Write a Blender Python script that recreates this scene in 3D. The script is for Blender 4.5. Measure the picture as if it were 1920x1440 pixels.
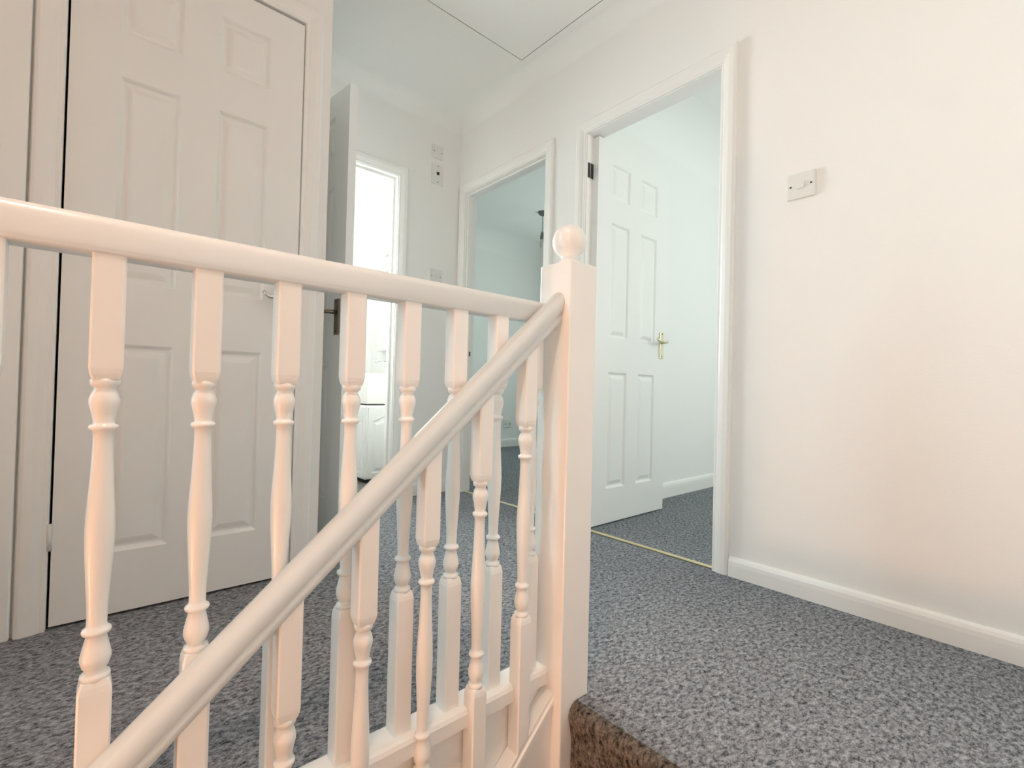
import bpy, bmesh, math, random
from mathutils import Vector, Matrix
random.seed(7)
SC = bpy.context.scene
for o in list(bpy.data.objects): bpy.data.objects.remove(o)
COL = SC.collection

# ------------------------------------------------------------------ camera
YAW, PITCH, ROLL, FPX, EYE = 0.7190, 0.0127, 0.0252, 899.49, 0.6842
fw = Vector((math.sin(YAW)*math.cos(PITCH), math.cos(YAW)*math.cos(PITCH), math.sin(PITCH)))
rt = Vector((math.cos(YAW), -math.sin(YAW), 0)); up = rt.cross(fw)
rt2 = math.cos(ROLL)*rt + math.sin(ROLL)*up; up2 = -math.sin(ROLL)*rt + math.cos(ROLL)*up
cam = bpy.data.cameras.new('camera'); cam.sensor_width = 36.0; cam.sensor_fit = 'HORIZONTAL'
cam.lens = 36.0*FPX/1920.0; cam.clip_start = 0.02
camo = bpy.data.objects.new('camera', cam); COL.objects.link(camo)
M = Matrix((rt2, up2, -fw)).transposed().to_4x4(); M.translation = Vector((0, 0, EYE)); camo.matrix_world = M
SC.camera = camo

# ------------------------------------------------------------------ world, lights, exposure
w = bpy.data.worlds.new('world'); SC.world = w; w.use_nodes = True
w.node_tree.nodes['Background'].inputs[0].default_value = (0.86, 0.93, 1.0, 1)
w.node_tree.nodes['Background'].inputs[1].default_value = 1.0
SC.view_settings.view_transform = 'Standard'; SC.view_settings.look = 'None'
SC.view_settings.exposure = 0.16; SC.view_settings.gamma = 1.0
SC.view_settings.use_curve_mapping = False
SC.cycles.max_bounces = 9; SC.cycles.diffuse_bounces = 8; SC.cycles.glossy_bounces = 3
SC.cycles.caustics_reflective = False; SC.cycles.caustics_refractive = False
SC.cycles.use_adaptive_sampling = True; SC.cycles.adaptive_threshold = 0.04; SC.cycles.use_light_tree = False
SC.cycles.use_denoising = True
SC.cycles.sample_clamp_indirect = 6.0

def area(name, loc, direction, sx, sy, power, color, spread=180):
    l = bpy.data.lights.new(name, 'AREA'); l.shape = 'RECTANGLE'; l.size = sx; l.size_y = sy
    l.energy = power; l.color = color; l.spread = math.radians(spread)
    o = bpy.data.objects.new(name, l); COL.objects.link(o); o.location = loc
    o.rotation_euler = Vector(direction).to_track_quat('-Z', 'Y').to_euler()
    return o
# daylight entering through the window of each room and the landing window
area('bathroom_window_daylight', (1.05, 4.02, 1.55), (0, -1, 0), 0.9, 1.0, 39, (0.94, 1.0, 0.97), 90)
area('bedroom_window_daylight', (3.2, -0.5, 1.45), (0, 1, 0), 1.7, 1.2, 19, (0.91, 1.0, 0.945))
area('back_room_window_daylight', (4.40, 2.7, 1.45), (-1, 0, 0), 1.2, 1.1, 13, (0.82, 1.0, 0.94))
area('landing_window_daylight', (-1.06, 1.48, 1.15), (1, -0.42, -0.12), 0.5, 1.6, 4.5, (0.46, 0.86, 1.0), 90)
sp = bpy.data.lights.new('added_rail_fill', 'SPOT'); sp.energy = 55; sp.color = (1.0, 0.72, 0.56); sp.shadow_soft_size = 0.09  # added unseen spot that brightens the handrails from above
sp.spot_size = math.radians(66); sp.spot_blend = 0.6
spo = bpy.data.objects.new('added_rail_fill', sp); COL.objects.link(spo); spo.location = (0.05, 0.25, 2.44); spo.rotation_euler = Vector((0.06, 0.06, -1)).to_track_quat('-Z', 'Y').to_euler()
hl = bpy.data.lights.new('hall_lamp_glow', 'POINT'); hl.energy = 66; hl.color = (1.0, 0.53, 0.315); hl.shadow_soft_size = 0.12
hlo = bpy.data.objects.new('hall_lamp_glow', hl); COL.objects.link(hlo); hlo.location = (-2.2, 0.64, -0.50)

# ------------------------------------------------------------------ materials
def mat(name, col, rough=0.5, metal=0.0, bump=None, noise=None, spec=0.5, emit=None):
    m = bpy.data.materials.new(name); m.use_nodes = True
    nt = m.node_tree; b = nt.nodes['Principled BSDF']
    b.inputs['Base Color'].default_value = (*col, 1); b.inputs['Roughness'].default_value = rough
    b.inputs['Metallic'].default_value = metal
    b.inputs['Specular IOR Level'].default_value = spec
    tc = nt.nodes.new('ShaderNodeTexCoord')
    if noise:   # (scale, amount)
        n = nt.nodes.new('ShaderNodeTexNoise'); n.inputs['Scale'].default_value = noise[0]; n.inputs['Detail'].default_value = 4
        r = nt.nodes.new('ShaderNodeMapRange'); r.inputs['To Min'].default_value = 1-noise[1]; r.inputs['To Max'].default_value = 1+noise[1]*0.3
        mx = nt.nodes.new('ShaderNodeVectorMath'); mx.operation = 'SCALE'; mx.inputs[0].default_value = col
        nt.links.new(tc.outputs['Object'], n.inputs['Vector']); nt.links.new(n.outputs['Fac'], r.inputs['Value'])
        nt.links.new(r.outputs[0], mx.inputs['Scale']); nt.links.new(mx.outputs[0], b.inputs['Base Color'])
    if bump:    # (scale, strength, distance)
        n2 = nt.nodes.new('ShaderNodeTexNoise'); n2.inputs['Scale'].default_value = bump[0]; n2.inputs['Detail'].default_value = 1.5
        bp = nt.nodes.new('ShaderNodeBump'); bp.inputs['Strength'].default_value = bump[1]; bp.inputs['Distance'].default_value = bump[2]
        nt.links.new(tc.outputs['Object'], n2.inputs['Vector']); nt.links.new(n2.outputs['Fac'], bp.inputs['Height'])
        nt.links.new(bp.outputs[0], b.inputs['Normal'])
    if emit:
        b.inputs['Emission Color'].default_value = (*emit[0], 1); b.inputs['Emission Strength'].default_value = emit[1]
    return m

def carpet_mat(name, dark, light):
    m = bpy.data.materials.new(name); m.use_nodes = True
    nt = m.node_tree; b = nt.nodes['Principled BSDF']; b.inputs['Roughness'].default_value = 1.0
    b.inputs['Specular IOR Level'].default_value = 0.05
    tc = nt.nodes.new('ShaderNodeTexCoord')
    mp = nt.nodes.new('ShaderNodeMapping'); mp.inputs['Scale'].default_value = (1.0, 1.6, 1.0); mp.inputs['Rotation'].default_value = (0, 0, 0.6)
    nt.links.new(tc.outputs['Object'], mp.inputs['Vector'])
    n = nt.nodes.new('ShaderNodeTexNoise'); n.inputs['Scale'].default_value = 62; n.inputs['Detail'].default_value = 4; n.inputs['Roughness'].default_value = 0.85; n.inputs['Distortion'].default_value = 0.35
    n3 = nt.nodes.new('ShaderNodeTexNoise'); n3.inputs['Scale'].default_value = 9; n3.inputs['Detail'].default_value = 3
    nt.links.new(mp.outputs[0], n.inputs['Vector']); nt.links.new(mp.outputs[0], n3.inputs['Vector'])
    cr = nt.nodes.new('ShaderNodeValToRGB'); cr.color_ramp.elements[0].position = 0.36; cr.color_ramp.elements[1].position = 0.64
    cr.color_ramp.elements[0].color = (*dark, 1); cr.color_ramp.elements[1].color = (*light, 1)
    nt.links.new(n.outputs['Fac'], cr.inputs[0])
    mr = nt.nodes.new('ShaderNodeMapRange'); mr.inputs['To Min'].default_value = 0.86; mr.inputs['To Max'].default_value = 1.14
    nt.links.new(n3.outputs['Fac'], mr.inputs['Value'])
    vm = nt.nodes.new('ShaderNodeVectorMath'); vm.operation = 'SCALE'
    nt.links.new(cr.outputs[0], vm.inputs[0]); nt.links.new(mr.outputs[0], vm.inputs['Scale'])
    nt.links.new(vm.outputs[0], b.inputs['Base Color'])
    bp = nt.nodes.new('ShaderNodeBump'); bp.inputs['Strength'].default_value = 0.8; bp.inputs['Distance'].default_value = 0.006
    nt.links.new(n.outputs['Fac'], bp.inputs['Height']); nt.links.new(bp.outputs[0], b.inputs['Normal'])
    return m

WALL = mat('matt_white_wall_paint', (0.86, 0.855, 0.84), 0.75, bump=(160, 0.12, 0.002), spec=0.2)
CEIL = mat('matt_white_ceiling_paint', (0.87, 0.875, 0.86), 0.85, spec=0.1)
GLOSS = mat('gloss_white_wood_paint', (0.87, 0.86, 0.84), 0.28)
DOORP = mat('satin_white_door_paint', (0.85, 0.85, 0.835), 0.36)
PLASTIC = mat('white_moulded_plastic', (0.76, 0.76, 0.735), 0.35)
CARPET = carpet_mat('grey_twist_carpet', (0.050, 0.053, 0.060), (0.42, 0.435, 0.47))
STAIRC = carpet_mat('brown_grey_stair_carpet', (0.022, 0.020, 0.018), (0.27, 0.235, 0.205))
CHROME = mat('polished_chrome', (0.72, 0.72, 0.70), 0.18, 1.0)
DARKMETAL = mat('aged_dark_steel', (0.06, 0.055, 0.05), 0.45, 0.6)
BRASS = mat('pale_brass', (0.80, 0.68, 0.40), 0.28, 1.0)
CREAMB = mat('cream_lacquered_brass', (0.80, 0.74, 0.55), 0.3, 0.5)
ANTIQUE = mat('antique_brass', (0.22, 0.18, 0.13), 0.3, 0.9)
DARK = mat('dark_gap', (0.03, 0.03, 0.03), 0.9)
RED = mat('red_black_indicator', (0.05, 0.012, 0.012), 0.4)
CERAMIC = mat('glazed_white_ceramic', (0.80, 0.79, 0.77), 0.1)
VINYL = mat('grey_vinyl_floor', (0.18, 0.17, 0.16), 0.5, noise=(20, 0.2))
MIRROR = mat('bright_mirror_glass', (0.92, 0.95, 0.95), 0.03, 1.0)
PANE = mat('daylit_frosted_pane', (0.9, 0.95, 0.95), 0.4, emit=((0.90, 1.0, 1.0), 0.4))
def matte(m):
    """swap the glossy shader of a flat paint or carpet for a plain diffuse one"""
    nt = m.node_tree; b = nt.nodes['Principled BSDF']; d = nt.nodes.new('ShaderNodeBsdfDiffuse')
    d.inputs['Color'].default_value = b.inputs['Base Color'].default_value
    for i, k in (('Base Color', 'Color'), ('Normal', 'Normal')):
        if b.inputs[i].is_linked: nt.links.new(b.inputs[i].links[0].from_socket, d.inputs[k])
    nt.links.new(d.outputs[0], nt.nodes['Material Output'].inputs[0]); nt.nodes.remove(b)
for m_ in (WALL, CEIL, CARPET, STAIRC): matte(m_)
PANE.cycles.emission_sampling = 'NONE'
GREYPL = mat('grey_plastic_lampholder', (0.16, 0.17, 0.16), 0.5)
BULB = mat('unlit_bulb_glass', (0.55, 0.57, 0.55), 0.2)

# ------------------------------------------------------------------ mesh helpers
def box(bm, x0, x1, y0, y1, z0, z1, bev=0.0, seg=2):
    vs = [bm.verts.new((x, y, z)) for x in (x0, x1) for y in (y0, y1) for z in (z0, z1)]
    fs = [bm.faces.new([vs[i] for i in q]) for q in ((0,1,3,2),(4,6,7,5),(0,4,5,1),(2,3,7,6),(0,2,6,4),(1,5,7,3))]
    if bev > 0:
        es = list({e for f in fs for e in f.edges})
        bmesh.ops.bevel(bm, geom=es, offset=bev, segments=seg, profile=0.5, affect='EDGES', clamp_overlap=True)
def lathe(bm, prof, cx=0, cy=0, n=28):
    rings = []
    for r, z in prof:
        rings.append([bm.verts.new((cx+max(r,1e-5)*math.cos(2*math.pi*i/n), cy+max(r,1e-5)*math.sin(2*math.pi*i/n), z)) for i in range(n)])
    for a, b in zip(rings, rings[1:]):
        for i in range(n):
            f = bm.faces.new((a[i], a[(i+1)%n], b[(i+1)%n], b[i])); f.smooth = True
    bm.faces.new(list(reversed(rings[0]))); bm.faces.new(rings[-1])
def sweep(bm, prof, p0, p1, smooth=True):
    """profile of (y, z) offsets swept from p0 to p1 (ends stay vertical)"""
    A = [bm.verts.new((p0[0], p0[1]+y, p0[2]+z)) for y, z in prof]; B = [bm.verts.new((p1[0], p1[1]+y, p1[2]+z)) for y, z in prof]
    n = len(prof)
    for i in range(n):
        f = bm.faces.new((A[i], A[(i+1)%n], B[(i+1)%n], B[i])); f.smooth = smooth
    bm.faces.new(list(reversed(A))); bm.faces.new(B)
def sweep_axis(bm, prof, axis, a, b, off):
    """profile of (u, v) offsets swept along a world axis; u, v are the two other axes in order"""
    def P(t, u, v):
        c = [u, v]; c.insert(axis, t); return (c[0]+off[0], c[1]+off[1], c[2]+off[2])
    A = [bm.verts.new(P(a, u, v)) for u, v in prof]; B = [bm.verts.new(P(b, u, v)) for u, v in prof]; n = len(prof)
    for i in range(n): bm.faces.new((A[i], A[(i+1)%n], B[(i+1)%n], B[i]))
    bm.faces.new(list(reversed(A))); bm.faces.new(B)
def tube(bm, pts, r, n=12):
    rings = []; pts = [Vector(p) for p in pts]; ref = None
    for k, p in enumerate(pts):
        d = ((pts[min(k+1, len(pts)-1)]-pts[max(k-1, 0)])).normalized()
        if ref is None: ref = d.orthogonal().normalized()
        u = (ref-d*ref.dot(d)).normalized(); v = d.cross(u); ref = u
        rr = r[k] if isinstance(r, (list, tuple)) else r
        rings.append([bm.verts.new(p+u*rr*math.cos(2*math.pi*i/n)+v*rr*math.sin(2*math.pi*i/n)) for i in range(n)])
    for a, b in zip(rings, rings[1:]):
        for i in range(n):
            f = bm.faces.new((a[i], a[(i+1)%n], b[(i+1)%n], b[i])); f.smooth = True
    bm.faces.new(list(reversed(rings[0]))); bm.faces.new(rings[-1])
def obj(name, bm, m, parent=None, loc=None, keep=False):
    bmesh.ops.recalc_face_normals(bm, faces=bm.faces)
    me = bpy.data.meshes.new(name); bm.to_mesh(me); bm.free(); me.materials.append(m)
    o = bpy.data.objects.new(name, me); COL.objects.link(o)
    if loc is not None: o.location = loc
    if parent: o.parent = parent
    return o
def B(): return bmesh.new()
def boxobj(name, m, dims, parent=None, bev=0.0, seg=2):
    b = B(); box(b, *dims, bev=bev, seg=seg); return obj(name, b, m, parent)
def tag(o, label, cat=None, group=None, kind=None):
    o['label'] = label
    if cat: o['category'] = cat
    if group: o['group'] = group
    if kind: o['kind'] = kind
    return o
def empty(name, loc=(0,0,0), rz=0):
    o = bpy.data.objects.new(name, None); COL.objects.link(o); o.location = loc; o.rotation_euler = (0,0,rz); o.empty_display_size = 0.1
    return o
def copyobj(o, parent, loc=None):
    c = o.copy(); COL.objects.link(c); c.parent = parent
    if loc is not None: c.location = loc
    return c

# ------------------------------------------------------------------ key dimensions
XR, XR2 = 1.849, 1.935        # landing right wall faces
YF, YF2 = 2.70, 2.78          # far wall
YL, YL2 = 1.81, 1.89          # wall with the cupboard door
CZ = 2.50                     # ceiling
HEAD = 1.99
D3L, D3R = 1.583, 0.891       # right wall doorways (Y)
D2L, D2R = 2.624, 1.871
BX0, BX1 = 0.706, 1.392       # bathroom doorway (X)
D1L, D1R, C1 = -0.079, 0.549, 0.6435
NX0, NX1, NY0, NY1 = 0.778, 0.868, 0.7035, 0.798   # newel
NOSE = 0.803                  # top riser face
XW, YS = -1.12, -0.32         # landing end wall, stair side wall
XH = -2.95                    # house end wall

# ------------------------------------------------------------------ structure
def struct(name, m, boxes, label, cat):
    b = B()
    for d in boxes: box(b, *d)
    o = obj(name, b, m); return tag(o, label, cat, kind='structure')
struct('wall_right', WALL, [
    (XR, XR2, YS, D3R, 0, CZ), (XR, XR2, D3R, D3L, HEAD, CZ), (XR, XR2, D3L, D2R, 0, CZ),
    (XR, XR2, D2R, D2L, HEAD, CZ), (XR, XR2, D2L, YF2, 0, CZ)],
    'white landing wall with two open doorways, tinted warm at right', 'wall')
struct('wall_far', WALL, [(C1, BX0, YF, YF2, 0, CZ), (BX0, BX1, YF, YF2, HEAD, CZ), (BX1, XR, YF, YF2, 0, CZ)],
    'white far landing wall around the bright bathroom doorway', 'wall')
struct('wall_cupboard', WALL, [(XW, D1L, YL, YL2, 0, CZ), (D1L, D1R, YL, YL2, HEAD+0.004, CZ), (D1R, C1, YL, YL2, 0, CZ),
    (C1-0.08, C1, YL2, YF, 0, CZ)], 'white wall holding the closed cupboard door at left', 'wall')
struct('wall_landing_end', WALL, [(XW-0.08, XW, 0.757, YL2, 0, CZ)], 'white end wall of the landing beyond the balustrade', 'wall')
struct('wall_stair', WALL, [(XH, XR2, YS-0.08, YS, -2.65, CZ)], 'white side wall of the stairwell behind the viewer', 'wall')
struct('wall_house_end', WALL, [(XH-0.08, XH, YS, 0.86, -2.65, CZ), (XH-0.08, XW-0.08, 0.757, 0.83, 0.0, CZ)], 'white end wall of the stairwell', 'wall')
struct('wall_apron', WALL, [(XH, 0.86, 0.762, 0.83, -2.65, 0.034)], 'white stairwell facing below the landing base rail', 'wall')
struct('ceiling', CEIL, [(XH, XR2, YS, YF2, CZ, CZ+0.08)], 'white landing ceiling around the loft hatch', 'ceiling')
# landing carpet with a rounded nosing over the top riser
b = B()
box(b, XW-0.08, XR+0.045, 0.79, YF+0.04, -0.22, 0.0)
box(b, NOSE+0.026, XR+0.045, YS, 0.79, -0.22, 0.0)
tag(obj('floor', b, CARPET), 'mid grey twist carpet covering the landing', 'carpet', kind='structure')
struct('floor', CARPET, [(XR+0.045, 4.62, -0.62, 1.76, -0.22, 0.0)], 'grey carpet of the bedroom beyond the brass threshold strip', 'carpet')
struct('floor', CARPET, [(XR+0.045, 4.52, 1.84, 4.44, -0.22, 0.0)], 'grey carpet of the dim back room', 'carpet')
struct('floor', VINYL, [(0.5, 1.93, YF+0.04, 4.2, -0.22, 0.0)], 'grey vinyl floor of the bright bathroom', 'floor')
# bathroom shell
struct('wall_bathroom_back', WALL, [(0.5, 1.93, 4.15, 4.23, 0, CZ)], 'white back wall of the bright bathroom', 'wall')
struct('wall_bathroom_left', WALL, [(0.42, 0.5, YF, 4.23, 0, CZ), (0.42, C1, YF, YF2, 0, CZ)], 'white left wall of the bathroom', 'wall')
struct('wall_bathroom_right', WALL, [(1.905, 1.935, YF2, 4.23, 0, CZ)], 'white right wall of the bathroom beside the vanity unit', 'wall')
struct('ceiling', CEIL, [(0.42, 1.935, YF2, 4.23, CZ, CZ+0.08)], 'white bathroom ceiling', 'ceiling')
# bedroom (door 3)
struct('wall_bedroom_left', WALL, [(XR2, 4.6, 1.72, 1.76, 0, CZ)], 'bright white wall seen behind the open bedroom door', 'wall')
struct('wall_bedroom_end', WALL, [(4.6, 4.68, -0.62, 1.76, 0, CZ)], 'white end wall of the bedroom', 'wall')
struct('wall_bedroom_window', WALL, [(XR2, 4.6, -0.70, -0.62, 0, CZ), (XR, XR2, -0.70, YS, 0, CZ)], 'white window wall of the bedroom', 'wall')
struct('ceiling', CEIL, [(XR2, 4.68, -0.70, 1.80, CZ, CZ+0.08)], 'white bedroom ceiling seen through the open door', 'ceiling')
# back room (door 2)
struct('wall_back_room_right', WALL, [(XR2, 4.5, 1.80, 1.84, 0, CZ)], 'white near wall of the back room', 'wall')
struct('wall_back_room_far', WALL, [(XR2, 4.5, 4.4, 4.48, 0, CZ)], 'grey white far wall of the dim back room', 'wall')
struct('wall_back_room_end', WALL, [(4.5, 4.58, 1.80, 4.48, 0, CZ)], 'shaded window wall of the dim back room', 'wall')
struct('ceiling', CEIL, [(XR2, 4.58, 1.80, 4.48, CZ, CZ+0.08)], 'grey white ceiling of the dim back room', 'ceiling')

# windows that let the daylight in
def window(name, axis, c, a0, a1, z0, z1, inward, label):
    root = empty(name, (0,0,0)); tag(root, label, 'window', kind='structure')
    def bx(nm, m, u0, u1, w0, w1, t0, t1):
        d = sorted((c+inward*t0, c+inward*t1))
        dims = (d[0], d[1], u0, u1, w0, w1) if axis == 0 else (u0, u1, d[0], d[1], w0, w1)
        return boxobj(nm, m, dims, root)
    f = 0.05; mid = (a0+a1)/2
    for u0, u1 in ((a0, a0+f), (mid-f/2, mid+f/2), (a1-f, a1)): bx('window_frame', GLOSS, u0, u1, z0, z1, 0, 0.03)
    for w0, w1 in ((z0, z0+f), (z1-f, z1)):
        for u0, u1 in ((a0+f, mid-f/2), (mid+f/2, a1-f)): bx('window_frame', GLOSS, u0, u1, w0, w1, 0, 0.03)
    for u0, u1 in ((a0+f, mid-f/2), (mid+f/2, a1-f)): bx('pane', PANE, u0, u1, z0+f, z1-f, 0.001, 0.012)
    bx('window_sill', GLOSS, a0-0.05, a1+0.05, z0-0.04, z0, 0, 0.10)
window('window_1', 1, 4.15, 0.58, 1.52, 1.0, 2.1, -1, 'white framed frosted window of the bathroom')
window('window_2', 1, -0.62, 2.3, 4.1, 0.85, 2.05, 1, 'white framed bedroom window')
window('window_3', 0, 4.5, 2.05, 3.35, 0.85, 2.05, -1, 'white framed window of the back room')
window('window_4', 0, XW, 1.18, 1.76, 0.30, 1.98, 1, 'white framed window at the end of the landing')

# skirtings
SK = 0.074
def skirt_prof(s):  # offset from wall (s = direction), height
    return [(0, 0), (0, SK), (s*0.004, SK), (s*0.010, SK-0.006), (s*0.014, SK-0.016), (s*0.0155, SK-0.03), (s*0.0155, 0)]
def skirting(name, axis, a, b_, c, s, label, h=1.0):
    bb = B(); pr = [(u, v*h) for u, v in skirt_prof(s)]
    if axis == 1: sweep_axis(bb, pr, 1, a, b_, (c, 0, 0.0))
    else: sweep_axis(bb, pr, 0, a, b_, (0, c, 0.0))
    return tag(obj(name, bb, GLOSS), label, 'skirting board', kind='structure')
skirting('baseboard_right', 1, YS, D3R-0.066, XR, -1, 'white skirting board along the warm lit right wall')
skirting('baseboard_middle', 1, D3L+0.066, D2R-0.066, XR, -1, 'short white skirting board between the two right doorways')
skirting('baseboard_far', 0, BX1+0.066, XR-0.02, YF, -1, 'short white skirting board on the far wall beside the bathroom')
skirting('baseboard_bedroom', 0, XR2, 4.6, 1.72, -1, 'white skirting board behind the open bedroom door', h=1.3)
skirting('baseboard_back_room', 0, XR2, 4.5, 4.4, -1, 'white skirting board along the far wall of the back room', h=1.3)
skirting('baseboard_cupboard', 0, XW, -0.212, YL, -1, 'white skirting board left of the cupboard door')

bb = B(); box(bb, -0.210, -0.1445, YL-0.022, YL, 0.0, CZ-0.002, bev=0.004); tag(obj('trim_6', bb, GLOSS), 'white vertical cover board beside the cupboard door frame', 'trim board', kind='structure')
# plaster coving softening the wall to ceiling joints
def coving(name, axis, a, b_, c, sdir, rad, label):
    """concave quarter round between the wall face at c (room on the side sdir) and the ceiling"""
    pts = [(0.0, 0.0), (0.0, -rad)] + [(sdir*(rad-rad*math.cos(t)), -rad+rad*math.sin(t)) for t in [math.pi/2*k/10 for k in range(1, 10)]] + [(sdir*rad, 0.0)]
    bb = B(); off = (c, 0, CZ) if axis == 1 else (0, c, CZ)
    sweep_axis(bb, pts, axis, a, b_, off)
    for f in bb.faces: f.smooth = len(f.verts) == 4
    o = obj(name, bb, CEIL); o.data.set_sharp_from_angle(angle=math.radians(40))
    return tag(o, label, 'coving', kind='structure')
coving('trim_1', 1, YS, YF, XR, -1, 0.09, 'soft white coving between the right wall and the landing ceiling')
coving('trim_2', 0, C1, XR, YF, -1, 0.09, 'soft white coving above the bathroom doorway')
coving('trim_3', 0, XR2, 4.6, 1.72, -1, 0.24, 'deep white coving above the open bedroom door')
coving('trim_4', 0, XR2, 4.5, 4.4, -1, 0.20, 'deep white coving on the far wall of the back room')
coving('trim_5', 1, 1.84, 4.4, 4.5, -1, 0.20, 'deep white coving on the window wall of the back room')

# ------------------------------------------------------------------ doors
ARW = 0.062
AP = [(0.0, 0.0), (0.0, 0.008), (0.004, 0.011), (0.012, 0.011), (0.018, 0.014), (0.034, 0.018), (0.052, 0.018), (0.059, 0.015), (ARW, 0.010), (ARW, 0.0)]
def architraves(root, axis, c, s, a0, a1, top, w0=None, w1=None, foot=0.0):
    """moulded architrave around an opening a0..a1 on the wall face at c; s = outward direction of the face"""
    def P(t, d, z): return (c+s*d, t, z) if axis == 0 else (t, c+s*d, z)
    for edge, sg in ((a0, -1), (a1, 1)):
        bb = B(); A = []; Bv = []
        for u, d in AP:
            A.append(bb.verts.new(P(edge+sg*u, d, foot))); Bv.append(bb.verts.new(P(edge+sg*u, d, top+u)))
        n = len(AP)
        for i in range(n): bb.faces.new((A[i], A[(i+1)%n], Bv[(i+1)%n], Bv[i]))
        bb.faces.new(A); bb.faces.new(list(reversed(Bv))); obj('architrave', bb, GLOSS, root)
    bb = B(); A = []; Bv = []; n = len(AP)
    for u, d in AP:
        A.append(bb.verts.new(P(a0-u, d, top+u))); Bv.append(bb.verts.new(P(a1+u, d, top+u)))
    for i in range(n): bb.faces.new((A[i], A[(i+1)%n], Bv[(i+1)%n], Bv[i]))
    bb.faces.new(A); bb.faces.new(list(reversed(Bv))); obj('architrave', bb, GLOSS, root)
def lining(root, axis, c0, c1, a0, a1, top, t=0.004, stop=None):
    """thin painted jamb lining inside the opening, with a door stop bead"""
    def bx(nm, u0, u1, d0, d1, z0, z1, bev=0.0):
        dims = (d0, d1, u0, u1, z0, z1) if axis == 0 else (u0, u1, d0, d1, z0, z1)
        boxobj(nm, GLOSS, dims, root, bev)
    bx('jamb', a0, a0+t, c0, c1, 0, top); bx('jamb', a1-t, a1, c0, c1, 0, top); bx('head_lining', a0+t, a1-t, c0, c1, top-t, top)
    if stop:
        s0, s1 = stop
        bx('door_stop', a0+t, a0+t+0.012, s0, s1, 0, top-t, 0.002); bx('door_stop', a1-t-0.012, a1-t, s0, s1, 0, top-t, 0.002)
        bx('door_stop', a0+t+0.012, a1-t-0.012, s0, s1, top-t-0.012, top-t, 0.002)

def leaf(root, wd, loc, rz, hinge_left=True, handles=CHROME, hinge_m=CHROME, lever_len=0.105, plate=(0.040, 0.155), both=True, hinge_z=(0.25, 1.77), cz=1.0):
    """six panel moulded door leaf: local x along the width from the hinge, y through the thickness (front face at y=0, back at +0.036)"""
    T = 0.036; zb, zt = 0.008, 1.981
    st = wd*0.178; mu = wd*0.160
    cols = [(st, (wd-mu)/2), ((wd+mu)/2, wd-st)]
    rows = [(0.185, 0.790), (0.970, 1.570), (1.700, 1.878)]
    bb = B()
    for x0, x1 in ((0, st), ((wd-mu)/2, (wd+mu)/2), (wd-st, wd)): box(bb, x0, x1, 0, T, zb, zt)
    zs = [zb, 0.185, 0.790, 0.970, 1.570, 1.700, 1.878, zt]
    for x0, x1 in cols:
        for k in range(0, 8, 2): box(bb, x0, x1, 0, T, zs[k], zs[k+1])
    lf = obj('leaf', bb, DOORP, root, loc); lf.rotation_euler = (0, 0, rz)
    for x0, x1 in cols:
        for z0, z1 in rows:
            bb = B()
            steps = [(0.0, 0.0), (0.004, 0.003), (0.009, 0.009), (0.013, 0.0105), (0.019, 0.0095), (0.030, 0.0045), (0.036, 0.0025), (0.038, 0.0022)]
            for side in (0, 1):
                prev = None
                for ins, dp in steps:
                    y = dp if side == 0 else T-dp
                    ring = [bb.verts.new(p) for p in ((x0+ins, y, z0+ins), (x1-ins, y, z0+ins), (x1-ins, y, z1-ins), (x0+ins, y, z1-ins))]
                    if prev:
                        for i in range(4): bb.faces.new((prev[i], prev[(i+1)%4], ring[(i+1)%4], ring[i]))
                    prev = ring
                bb.faces.new(prev)
            obj('panel', bb, DOORP, lf)
    # lever handles on long backplates
    for side in ((0, 1) if both else (0,)):
        y0 = -0.0 if side == 0 else T; s = -1 if side == 0 else 1
        cx = wd-0.052; pw, ph = plate
        bb = B(); ys = sorted((y0, y0+s*0.007)); box(bb, cx-pw/2, cx+pw/2, ys[0], ys[1], cz-ph*0.62, cz+ph*0.38, bev=0.003)
        bp_ = obj('backplate', bb, handles, lf)
        bb = B()
        tube(bb, [(cx, y0+s*0.006, cz), (cx, y0+s*0.03, cz), (cx-0.003, y0+s*0.044, cz), (cx-0.014, y0+s*0.050, cz), (cx-0.05, y0+s*0.050, cz-0.004),
                  (cx-lever_len*0.85, y0+s*0.049, cz-0.001), (cx-lever_len, y0+s*0.046, cz+0.007), (cx-lever_len-0.006, y0+s*0.044, cz+0.014)],
             [0.010, 0.009, 0.0085, 0.008, 0.007, 0.0075, 0.0075, 0.005])
        obj('lever', bb, handles, lf)
        for dz in (0.048, -0.082):
            bb = B(); lathe_y(bb, cx, y0+s*0.0065, cz+dz, 0.004, s*0.002); obj('screw', bb, DARKMETAL, lf)
    # hinges on the hinge edge
    for hz in hinge_z:
        bb = B(); box(bb, -0.003, 0.0, 0.004, T-0.004, hz-0.0375, hz+0.0375); obj('hinge', bb, hinge_m, lf)
    return lf
def lathe_y(bm, cx, y, cz, r, dy, n=14):
    a = [bm.verts.new((cx+r*math.cos(2*math.pi*i/n), y, cz+r*math.sin(2*math.pi*i/n))) for i in range(n)]
    b_ = [bm.verts.new((cx+r*0.9*math.cos(2*math.pi*i/n), y+dy, cz+r*0.9*math.sin(2*math.pi*i/n))) for i in range(n)]
    for i in range(n): bm.faces.new((a[i], a[(i+1)%n], b_[(i+1)%n], b_[i]))
    bm.faces.new(b_); bm.faces.new(a)

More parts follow.
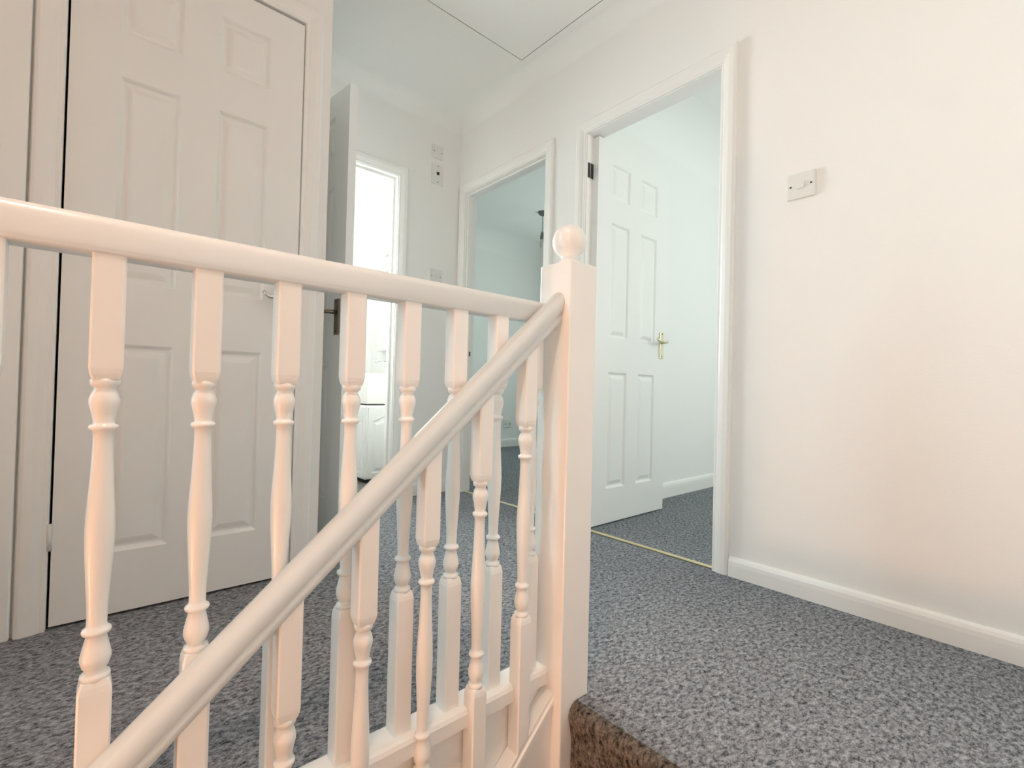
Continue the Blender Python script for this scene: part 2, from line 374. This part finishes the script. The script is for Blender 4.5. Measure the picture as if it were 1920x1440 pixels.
# door 1: closed cupboard door
d1 = empty('door_1', (D1L, YL, 0)); tag(d1, 'closed white six panel cupboard door at left behind the balustrade', 'door', kind='structure')
d1.location = (0, 0, 0)
architraves(d1, 1, YL, -1, D1L+0.001, D1R-0.001, HEAD)
lining(d1, 1, YL+0.001, YL2, D1L-0.001, D1R+0.001, HEAD+0.003, t=0.003)
leaf(d1, D1R-D1L-0.012, (D1L+0.0075, YL-0.004, 0), 0, handles=CHROME, lever_len=0.062, cz=0.982)
for hz in (0.253, 1.77):   # painted hinge knuckles showing at the left edge
    bb = B(); lathe(bb, [(0.0055, hz-0.036), (0.0055, hz+0.036)], D1L+0.004, YL-0.008, 10); obj('hinge_knuckle', bb, PLASTIC, d1)
boxobj('cupboard_interior', DARK, (D1L, D1R, YL2, YL2+0.02, 0, HEAD), d1)

# door 2: doorway to the back room
d2 = empty('door_2'); tag(d2, 'white framed open doorway to the dim back room', 'doorway', kind='structure')
architraves(d2, 0, XR, -1, D2R, D2L, HEAD)
lining(d2, 0, XR, XR2, D2R, D2L, HEAD, stop=(XR+0.012, XR+0.042))
boxobj('strike_plate', DARKMETAL, (XR+0.052, XR+0.062, D2L-0.0055, D2L-0.0038, 0.905, 0.935), d2)
boxobj('threshold_strip', CREAMB, (XR+0.030, XR+0.052, D2R+0.005, D2L-0.005, 0.0, 0.005), d2, bev=0.002)

# door 3: open bedroom door
d3 = empty('door_3'); tag(d3, 'open white six panel bedroom door with cream lever handle', 'door', kind='structure')
architraves(d3, 0, XR, -1, D3R, D3L, HEAD)
lining(d3, 0, XR, XR2, D3R, D3L, HEAD)
leaf(d3, 0.660, (1.895, 1.543, 0), 0, handles=CREAMB, both=False, hinge_z=(), cz=0.985)
for hz in (1.770, 0.2):
    bb = B(); box(bb, XR+0.006, XR+0.022, D3L-0.0065, D3L-0.004, hz, hz+0.075); box(bb, XR+0.028, XR+0.048, D3L-0.0075, D3L-0.004, hz, hz+0.075)
    obj('frame_hinge', bb, DARKMETAL, d3)['label'] = 'dark steel hinge'
boxobj('threshold_strip', BRASS, (XR+0.004, XR+0.026, D3R+0.005, D3L-0.005, 0.0, 0.006), d3, bev=0.002)['label'] = 'brass threshold strip'

# door 4: bathroom door, opened out onto the landing
d4 = empty('door_4'); tag(d4, 'white bathroom door opened outward, seen nearly edge on', 'door', kind='structure')
architraves(d4, 1, YF, -1, BX0, BX1, HEAD)
lining(d4, 1, YF, YF2, BX0, BX1, HEAD, stop=(YF+0.038, YF2-0.01))
leaf(d4, 0.676, (BX0+0.008, YF-0.022, 0), -math.pi/2+math.radians(7), handles=ANTIQUE, lever_len=0.105)

# ------------------------------------------------------------------ balusters
def turned_profile(zt, zb):
    L = zt-zb
    P = [(0.0135, 0.0), (0.0145, 0.010), (0.0140, 0.022), (0.0105, 0.030), (0.0100, 0.036), (0.0125, 0.048), (0.0148, 0.070), (0.0146, 0.085), (0.0120, 0.115), (0.0100, 0.145),
         (0.0105, 0.152), (0.0135, 0.156), (0.0142, 0.163), (0.0135, 0.170), (0.0102, 0.176), (0.0096, 0.20), (0.0100, 0.26), (0.0116, 0.36), (0.0135, 0.45), (0.0142, 0.51), (0.0136, 0.58),
         (0.0118, 0.67), (0.0100, 0.76), (0.0096, 0.815), (0.0102, 0.828), (0.0135, 0.834), (0.0142, 0.841), (0.0135, 0.848), (0.0105, 0.853), (0.0100, 0.860), (0.0120, 0.885), (0.0146, 0.920), (0.0148, 0.935), (0.0125, 0.958),
         (0.0100, 0.968), (0.0105, 0.976), (0.0140, 0.982), (0.0145, 0.990), (0.0135, 1.0)]
    return [(r*1.04, zt-t*L) for r, t in P]
BW = 0.033
def sq_block(bm, z0, z1, chamfer_low, chamfer_high, slope_top=0.0):
    """square block centred on x=0,y=0 with rounded shoulders where the turning starts; slope_top cuts the top to the rake"""
    h = BW/2
    lv = []
    if chamfer_low: lv += [(0.0135, z0-0.001, 0), (h*0.93, z0+0.005, 0), (h, z0+0.012, 0)]
    else: lv += [(h, z0, 0)]
    if chamfer_high: lv += [(h, z1-0.012, 0), (h*0.93, z1-0.005, 0), (0.0135, z1+0.001, 0)]
    else: lv += [(h, z1, slope_top)]
    prev = None
    for r, z, s in lv:
        ring = []
        c = min(0.0022, r*0.3)
        for x, y in ((-r+c, -r), (r-c, -r), (r, -r+c), (r, r-c), (r-c, r), (-r+c, r), (-r, r-c), (-r, -r+c)):
            ring.append(bm.verts.new((x, y, z+s*x)))
        if prev:
            for i in range(8): bm.faces.new((prev[i], prev[(i+1)%8], ring[(i+1)%8], ring[i]))
        else: bm.faces.new(list(reversed(ring)))
        prev = ring
    bm.faces.new(prev)
def baluster_mesh(ztop, zt, zb, zbot, slope=0.0):
    bm = B()
    sq_block(bm, zt, ztop, True, False, slope)
    lathe(bm, turned_profile(zt, zb), n=24)
    sq_block(bm, zbot, zb, False, True)
    # bottom cut to the rake
    if slope:
        for v in bm.verts:
            if abs(v.co.z-zbot) < 1e-6: v.co.z += slope*v.co.x
    return bm

# newel post
nw = empty('newel_post', (0.823, 0.7507, 0.0)); tag(nw, 'square white newel post with round ball finial at the stair head', 'newel post')
b = B(); box(b, -0.045, 0.045, -0.0472, 0.0472, -0.60, 0.973, bev=0.003); obj('post', b, GLOSS, nw)
b = B(); r = 0.0395; zc = 1.030
pr = [(0.030, 0.972), (0.030, 0.976), (0.024, 0.982), (0.0195, 0.987), (0.0185, 0.991)]
pr += [(r*math.cos(t), zc+r*math.sin(t)) for t in [-1.08+(1.08+math.pi/2)*k/16 for k in range(17)]]
lathe(b, pr, n=40); obj('ball_finial', b, GLOSS, nw)

# landing balustrade
lb = empty('landing_balustrade', (0.823, 0.766, 0.0)); lb.location = (0, 0, 0)
tag(lb, 'white level balustrade with turned balusters along the landing edge', 'balustrade')
RAILP = [(-0.0205, 0.0), (-0.0205, 0.003), (-0.0215, 0.005), (-0.0222, 0.008), (-0.0225, 0.014), (-0.0227, 0.024), (-0.0222, 0.033), (-0.0205, 0.039), (-0.0165, 0.0435), (-0.01, 0.0462), (-0.003, 0.047), (0.003, 0.047), (0.01, 0.0462), (0.0165, 0.0435), (0.0205, 0.039), (0.0222, 0.033), (0.0227, 0.024), (0.0225, 0.014), (0.0222, 0.008), (0.0215, 0.005), (0.0205, 0.003), (0.0205, 0.0)]
AY = 0.780
b = B(); sweep(b, RAILP, (XW, AY, 0.837), (NX0, AY, 0.837)); obj('handrail', b, GLOSS, lb)
b = B(); sweep(b, [(-0.034, 0.036), (-0.034, 0.061), (-0.031, 0.068), (-0.026, 0.071), (0.020, 0.071), (0.025, 0.068), (0.027, 0.061), (0.027, 0.0), (0.0, 0.0), (0.0, 0.036)], (XW, AY-0.002, 0.0), (NX0, AY-0.002, 0.0), smooth=False)
obj('base_rail', b, GLOSS, lb)
proto = obj('baluster', baluster_mesh(0.840, 0.686, 0.318, 0.070), GLOSS, lb, (0, AY-0.002, 0))
k = 0
x = 0.7268+BW/2
first = True
while x > XW+0.08:
    if first: proto.location = (x, AY-0.002, 0); first = False
    else: copyobj(proto, lb, (x, AY-0.002, 0))
    x -= 0.1044

# raking stair balustrade
SL = 0.88
sb = empty('stair_balustrade'); tag(sb, 'white sloping stair balustrade with rounded handrail descending from the newel', 'balustrade')
BY = 0.7435
ZR = lambda X: 0.8295+SL*(X-0.764)          # underside of the raking rail
b = B(); XLO = -1.9
RP = [(-0.017, 0.0), (-0.0172, 0.009), (-0.0165, 0.0115), (-0.0145, 0.0135), (-0.0142, 0.0165), (-0.0165, 0.0205), (-0.0205, 0.024), (-0.0228, 0.03), (-0.0232, 0.038), (-0.0222, 0.0465), (-0.019, 0.0545), (-0.0125, 0.0605), (-0.004, 0.063), (0.004, 0.063), (0.0125, 0.0605), (0.019, 0.0545), (0.0222, 0.0465), (0.0232, 0.038), (0.0228, 0.03), (0.0205, 0.024), (0.0165, 0.0205), (0.0142, 0.0165), (0.0145, 0.0135), (0.0165, 0.0115), (0.0172, 0.009), (0.017, 0.0)]
sweep(b, RP, (XLO, BY-0.001, ZR(XLO)), (NX0, BY-0.001, ZR(NX0))); obj('handrail', b, GLOSS, sb)
ZS = lambda X: 0.0118+SL*(X-0.764)          # top of the string capping
b = B(); sweep(b, [(-0.017, -0.030), (-0.020, -0.025), (-0.020, -0.014), (-0.0165, -0.010), (-0.0165, 0.0), (0.017, 0.0), (0.018, -0.004), (0.018, -0.030)], (XLO, BY, ZS(XLO)), (NX0, BY, ZS(NX0)), smooth=False)
obj('string_capping', b, GLOSS, sb)
b = B(); sweep(b, [(-0.013, -0.31), (-0.013, -0.030), (0.014, -0.030), (0.014, -0.31)], (XLO, BY, ZS(XLO)), (NX0, BY, ZS(NX0)), smooth=False)
obj('string', b, GLOSS, sb)
x = 0.6763+BW/2; X0 = x
zt0, zb0 = 0.609, 0.2106
proto = obj('baluster', baluster_mesh(ZR(X0)+0.004, zt0, zb0, ZS(X0)-0.002, SL), GLOSS, sb, (X0, BY, 0))
x -= 0.1166
while x > XLO+0.1:
    copyobj(proto, sb, (x, BY, SL*(x-X0))); x -= 0.1166

# carpeted stairs below the landing
stairs = empty('staircase', (NOSE, 0.2, -0.2)); stairs.location = (0, 0, 0)
tag(stairs, 'brown grey carpeted stairs dropping away below the landing edge', 'staircase')
RISE, GO = 0.2, 0.2273
def across(bm, prof, y0, y1):
    A_ = [bm.verts.new((x, y0, z)) for x, z in prof]; B_ = [bm.verts.new((x, y1, z)) for x, z in prof]; n_ = len(prof)
    for i in range(n_): bm.faces.new((A_[i], A_[(i+1)%n_], B_[(i+1)%n_], B_[i]))
    bm.faces.new(A_); bm.faces.new(list(reversed(B_)))
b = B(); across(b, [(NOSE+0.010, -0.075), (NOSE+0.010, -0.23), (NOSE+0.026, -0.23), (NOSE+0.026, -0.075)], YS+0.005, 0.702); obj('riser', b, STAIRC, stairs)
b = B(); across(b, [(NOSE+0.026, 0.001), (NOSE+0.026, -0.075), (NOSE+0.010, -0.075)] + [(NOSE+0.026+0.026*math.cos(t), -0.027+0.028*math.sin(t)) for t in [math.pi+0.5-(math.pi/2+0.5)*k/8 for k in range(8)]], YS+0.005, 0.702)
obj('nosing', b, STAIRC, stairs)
pr = [(0.0, 0.0), (GO+0.012, 0.0), (GO+0.012, -RISE), (0.014, -RISE), (0.012, -0.05)] + [(0.016+0.02*math.cos(t), -0.024+0.024*math.sin(t)) for t in [math.pi+0.4-(math.pi/2+0.4)*k/6 for k in range(7)]][:-1]
def step_mesh(yend):
    b = B(); A_ = [b.verts.new((x, YS+0.005, z)) for x, z in pr]; B_ = [b.verts.new((x, yend, z)) for x, z in pr]; n_ = len(pr)
    for i in range(n_): b.faces.new((A_[i], A_[(i+1)%n_], B_[(i+1)%n_], B_[i]))
    b.faces.new(A_); b.faces.new(list(reversed(B_))); return b
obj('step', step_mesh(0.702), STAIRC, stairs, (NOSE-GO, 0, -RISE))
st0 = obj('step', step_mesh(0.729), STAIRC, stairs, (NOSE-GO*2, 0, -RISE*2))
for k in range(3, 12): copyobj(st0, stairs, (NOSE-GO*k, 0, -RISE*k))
struct('floor', CARPET, [(XH, 0.86, YS, 0.757, -2.65, -2.60)], 'hall floor at the foot of the stairs', 'floor')

# ------------------------------------------------------------------ loft hatch
lh = empty('loft_hatch', (1.1, 1.4, CZ)); lh.location = (0, 0, 0)
tag(lh, 'flush white loft hatch panel outlined by a thin dark joint in the ceiling', 'loft hatch')
HX0, HX1, HY0, HY1 = 1.03, 1.727, 1.26, 1.961
boxobj('hatch_panel', CEIL, (HX0+0.004, HX1-0.004, HY0+0.004, HY1-0.004, CZ-0.005, CZ-0.0005), lh)
for d in ((HX0-0.04, HX1+0.04, HY1, HY1+0.04), (HX0-0.04, HX1+0.04, HY0-0.04, HY0), (HX0-0.04, HX0, HY0, HY1), (HX1, HX1+0.04, HY0, HY1)):
    boxobj('hatch_frame', CEIL, (d[0], d[1], d[2], d[3], CZ-0.005, CZ-0.0005), lh)
boxobj('shadow_gap', DARK, (HX0+0.0003, HX1-0.0003, HY0+0.0003, HY1-0.0003, CZ-0.0035, CZ-0.0004), lh)

# ------------------------------------------------------------------ switches and sockets
def plate(name, label, cat, axis, c, s, a, z, wd=0.088, ht=0.088, rocker=None, screws='h', extra=None, group=None):
    """plate centred at (a, z) on the wall face c, facing direction s"""
    root = empty(name, (c, a, z) if axis == 0 else (a, c, z)); tag(root, label, cat, group)
    def bx(nm, m, u0, u1, w0, w1, t0, t1, bev=0.0):
        d = sorted((s*t0, s*t1))
        dims = (d[0], d[1], u0, u1, w0, w1) if axis == 0 else (u0, u1, d[0], d[1], w0, w1)
        return boxobj(nm, m, dims, root, bev)
    bx('face_plate', PLASTIC, -wd/2, wd/2, -ht/2, ht/2, 0.0, 0.010, 0.003)
    if rocker: bx('rocker', PLASTIC, -rocker[0]/2, rocker[0]/2, -rocker[1]/2, rocker[1]/2, 0.010, 0.014, 0.002)
    pos = [(-wd/2+0.013, 0), (wd/2-0.013, 0)] if screws == 'h' else [(0, ht/2-0.013), (0, -ht/2+0.013)]
    for u, v in pos: bx('screw', DARKMETAL, u-0.003, u+0.003, v-0.003, v+0.003, 0.010, 0.0112, 0.001)
    if extra: extra(bx)
    return root
plate('light_switch', 'white square light switch with two dark screws on the warm right wall', 'light switch', 0, XR, -1, 0.600, 1.424, 0.090, 0.090, rocker=(0.022, 0.024))
plate('switch_plate', 'upper small blank white plate high on the far wall', 'wall plate', 1, YF, -1, 1.662, 2.228, 0.084, 0.086)
plate('heating_control', 'white control plate with dark red indicator below the blank plate', 'control plate', 1, YF, -1, 1.665, 2.082, 0.086, 0.132, screws='v',
      extra=lambda bx: bx('indicator', RED, -0.010, 0.010, -0.004, 0.016, 0.010, 0.0135, 0.003))
plate('light_switch', 'white square light switch low on the far wall just above the handrail', 'light switch', 1, YF, -1, 1.672, 1.414, 0.092, 0.092, rocker=(0.02, 0.024))
plate('power_socket', 'small white power socket near the skirting in the back room', 'socket', 1, 4.4, -1, 3.79, 0.275, 0.120, 0.086,
      extra=lambda bx: [bx('socket_slot', DARKMETAL, u-0.004, u+0.004, -0.012, 0.004, 0.010, 0.0106) for u in (-0.03, 0.03)])

# ------------------------------------------------------------------ back room pendant
pl = empty('pendant_lamp', (3.40, 3.476, CZ)); tag(pl, 'unshaded pendant lamp hanging from the back room ceiling', 'pendant lamp')
b = B(); lathe(b, [(0.0, -0.040), (0.012, -0.040), (0.026, -0.034), (0.044, -0.016), (0.050, 0.0)][0:], n=28); obj('ceiling_rose', b, GREYPL, pl)
b = B(); tube(b, [(0, 0, -0.038), (0, 0, -0.20)], 0.0035, 10); obj('cord', b, GREYPL, pl)
b = B(); lathe(b, [(0.004, -0.195), (0.010, -0.205), (0.017, -0.225), (0.020, -0.245), (0.021, -0.275)], n=24); obj('lamp_holder', b, GREYPL, pl)
b = B(); lathe(b, [(0.012, -0.275), (0.013, -0.285), (0.022, -0.305), (0.028, -0.325), (0.027, -0.345), (0.018, -0.362), (0.0, -0.368)], n=24); obj('bulb', b, BULB, pl)

# ------------------------------------------------------------------ bathroom vanity
VX0, VX1, VY0, VY1, VZ = 1.452, 1.900, 3.20, 3.86, 0.552
vn = empty('vanity_unit', (1.68, 3.5, 0)); vn.location = (0, 0, 0)
tag(vn, 'white vanity cabinet with arched panel doors in the bathroom', 'vanity unit')
boxobj('cabinet_body', DOORP, (VX0, VX1, VY0, VY1, 0.03, VZ), vn, bev=0.004)
boxobj('plinth', DARK, (VX0+0.02, VX1, VY0+0.02, VY1, 0.0, 0.03), vn)
boxobj('worktop_gap', DARK, (VX0+0.006, VX1, VY0+0.006, VY1, VZ, VZ+0.008), vn)
boxobj('worktop', CERAMIC, (VX0-0.004, VX1, VY0-0.004, VY1, VZ+0.008, 0.72), vn, bev=0.006)
def arch_door(bm, axis):
    """raised arched panel and frame standing off the cabinet face: local (u along face, w up, d outward)"""
    def P(u, w_, d): return (VX0+u, VY0-d, w_) if axis == 1 else (VX0-d, VY0+u, w_)
    W = 0.42 if axis == 1 else 0.62
    def ring(ins, d):
        u0, u1, z0, z1 = 0.045+ins, W-0.02-ins, 0.075+ins, 0.44-ins
        pts = [P(u0, z0, d), P(u1, z0, d), P(u1, z1, d)]
        for k in range(1, 12):
            t = k/12; u = u1+(u0-u1)*t; pts.append(P(u, z1+0.062*math.sin(math.pi*t)**1.4, d))
        pts.append(P(u0, z1, d)); return [bm.verts.new(p) for p in pts]
    prev = None
    for ins, d in ((0.0, 0.012), (0.006, 0.004), (0.014, 0.004), (0.030, 0.011), (0.036, 0.012)):
        r_ = ring(ins, d); n = len(r_)
        if prev:
            for i in range(n): bm.faces.new((prev[i], prev[(i+1)%n], r_[(i+1)%n], r_[i]))
        prev = r_
    bm.faces.new(prev)
    # outer slab of the door around the panel
    u0, u1, z0, z1 = 0.012, W, 0.045, 0.535
    o_ = [P(u0, z0, 0.012), P(u1, z0, 0.012), P(u1, z1, 0.012)] + [P(u1+(u0-u1)*k/12, z1, 0.012) for k in range(1, 12)] + [P(u0, z1, 0.012)]
    o_ = [bm.verts.new(p) for p in o_]; i_ = ring(0.0, 0.012); n = len(o_)
    for i in range(n): bm.faces.new((o_[i], o_[(i+1)%n], i_[(i+1)%n], i_[i]))
    back = [bm.verts.new(P(u, z, 0.0)) for u, z in ((u0, z0), (u1, z0), (u1, z1), (u0, z1))]
    bm.faces.new((back[0], back[1], o_[1], o_[0])); bm.faces.new((back[1], back[2], o_[2], o_[1]))
    bm.faces.new((back[3], back[0], o_[0], o_[-1])); bm.faces.new([back[2], back[3], o_[-1]]+[o_[k] for k in range(n-2, 1, -1)])
b = B(); arch_door(b, 1); obj('door', b, DOORP, vn)
b = B(); arch_door(b, 0); obj('door', b, DOORP, vn)
b = B()
def ell(bm, rx, ry, rz, n=32, m=12, z0=0.0):
    rings = []
    for j in range(m+1):
        t = math.pi/2*j/m
        rings.append([bm.verts.new((rx*math.cos(t)*math.cos(2*math.pi*i/n)+1e-5*math.cos(2*math.pi*i/n), ry*math.cos(t)*math.sin(2*math.pi*i/n), z0-rz*math.sin(t))) for i in range(n)])
    for a, c in zip(rings, rings[1:]):
        for i in range(n):
            f = bm.faces.new((a[i], a[(i+1)%n], c[(i+1)%n], c[i])); f.smooth = True
    return rings[0]
o_ = ell(b, 0.130, 0.20, 0.185); i_ = ell(b, 0.112, 0.182, 0.10, z0=-0.004)
for i in range(32): b.faces.new((o_[i], o_[(i+1)%32], i_[(i+1)%32], i_[i]))
obj('wash_basin', b, CERAMIC, vn, (1.575, 3.42, 0.78))['label'] = 'rounded white wash basin'
tp = empty('basin_tap', (1.80, 3.58, 0.72)); tag(tp, 'chrome basin mixer tap on the vanity top', 'tap')
b = B(); lathe(b, [(0.022, 0.0), (0.022, 0.012), (0.015, 0.016), (0.015, 0.20), (0.017, 0.205), (0.017, 0.245), (0.008, 0.25)], n=20); obj('tap_body', b, CHROME, tp)
b = B(); tube(b, [(0, 0, 0.175), (-0.05, 0, 0.178), (-0.10, 0, 0.172), (-0.108, 0, 0.155)], 0.010); obj('spout', b, CHROME, tp)
mc = empty('mirror_cabinet', (1.905, 3.75, 1.0)); mc.location = (0, 0, 0); tag(mc, 'bright white mirror cabinet on the bathroom wall above the tap', 'mirror cabinet')
boxobj('cabinet_body', DOORP, (1.845, 1.905, 3.50, 3.90, 0.99, 1.40), mc, bev=0.004)
boxobj('mirror', MIRROR, (1.8435, 1.845, 3.51, 3.89, 1.0, 1.39), mc)
ws = empty('wall_shelf_unit'); tag(ws, 'white slatted wall shelf high on the bathroom wall', 'wall shelf')
for z in (1.68, 1.75, 1.82, 1.92): boxobj('shelf', DOORP, (1.875, 1.905, 3.50, 3.88, z, z+0.012), ws)
for y in (3.488, 3.88): boxobj('side_panel', DOORP, (1.875, 1.905, y, y+0.012, 1.67, 1.935), ws)

# ------------------------------------------------------------------ added unseen ceiling light, and the hall lamp (behind the viewer)
GLOW = mat('glowing_warm_lamp_glass', (0.9, 0.85, 0.8), 0.4, emit=((1.0, 0.62, 0.42), 6.0))
GLOW.cycles.emission_sampling = 'NONE'
dl = empty('added_ceiling_light', (0.05, 0.25, CZ)); tag(dl, 'added unseen warm downlight in the ceiling above the stairs', 'fill_light')  # fitting made up for the added spot over the handrails
b = B(); lathe(b, [(0.034, -0.001), (0.036, -0.006), (0.046, -0.007), (0.050, -0.003), (0.050, 0.0)], n=32); obj('bezel', b, GLOSS, dl)
b = B(); lathe(b, [(0.0, -0.009), (0.030, -0.008), (0.033, -0.006), (0.033, -0.002)], n=32); obj('lens', b, GLOW, dl)
hp = empty("hall_pendant", (-2.2, 0.64, -0.22)); tag(hp, 'warm glowing bulb hanging over the foot of the stairs', 'pendant lamp')
b = B(); tube(b, [(0, 0, 2.72), (0, 0, -0.20)], 0.004, 8); obj('cord', b, PLASTIC, hp)
b = B(); lathe(b, [(0.006, -0.195), (0.016, -0.21), (0.018, -0.245), (0.014, -0.25)], n=20); obj('lamp_holder', b, PLASTIC, hp)
b = B(); lathe(b, [(0.012, -0.245), (0.016, -0.26), (0.028, -0.28), (0.030, -0.295), (0.022, -0.315), (0.0, -0.324)], n=20); obj('bulb', b, GLOW, hp)
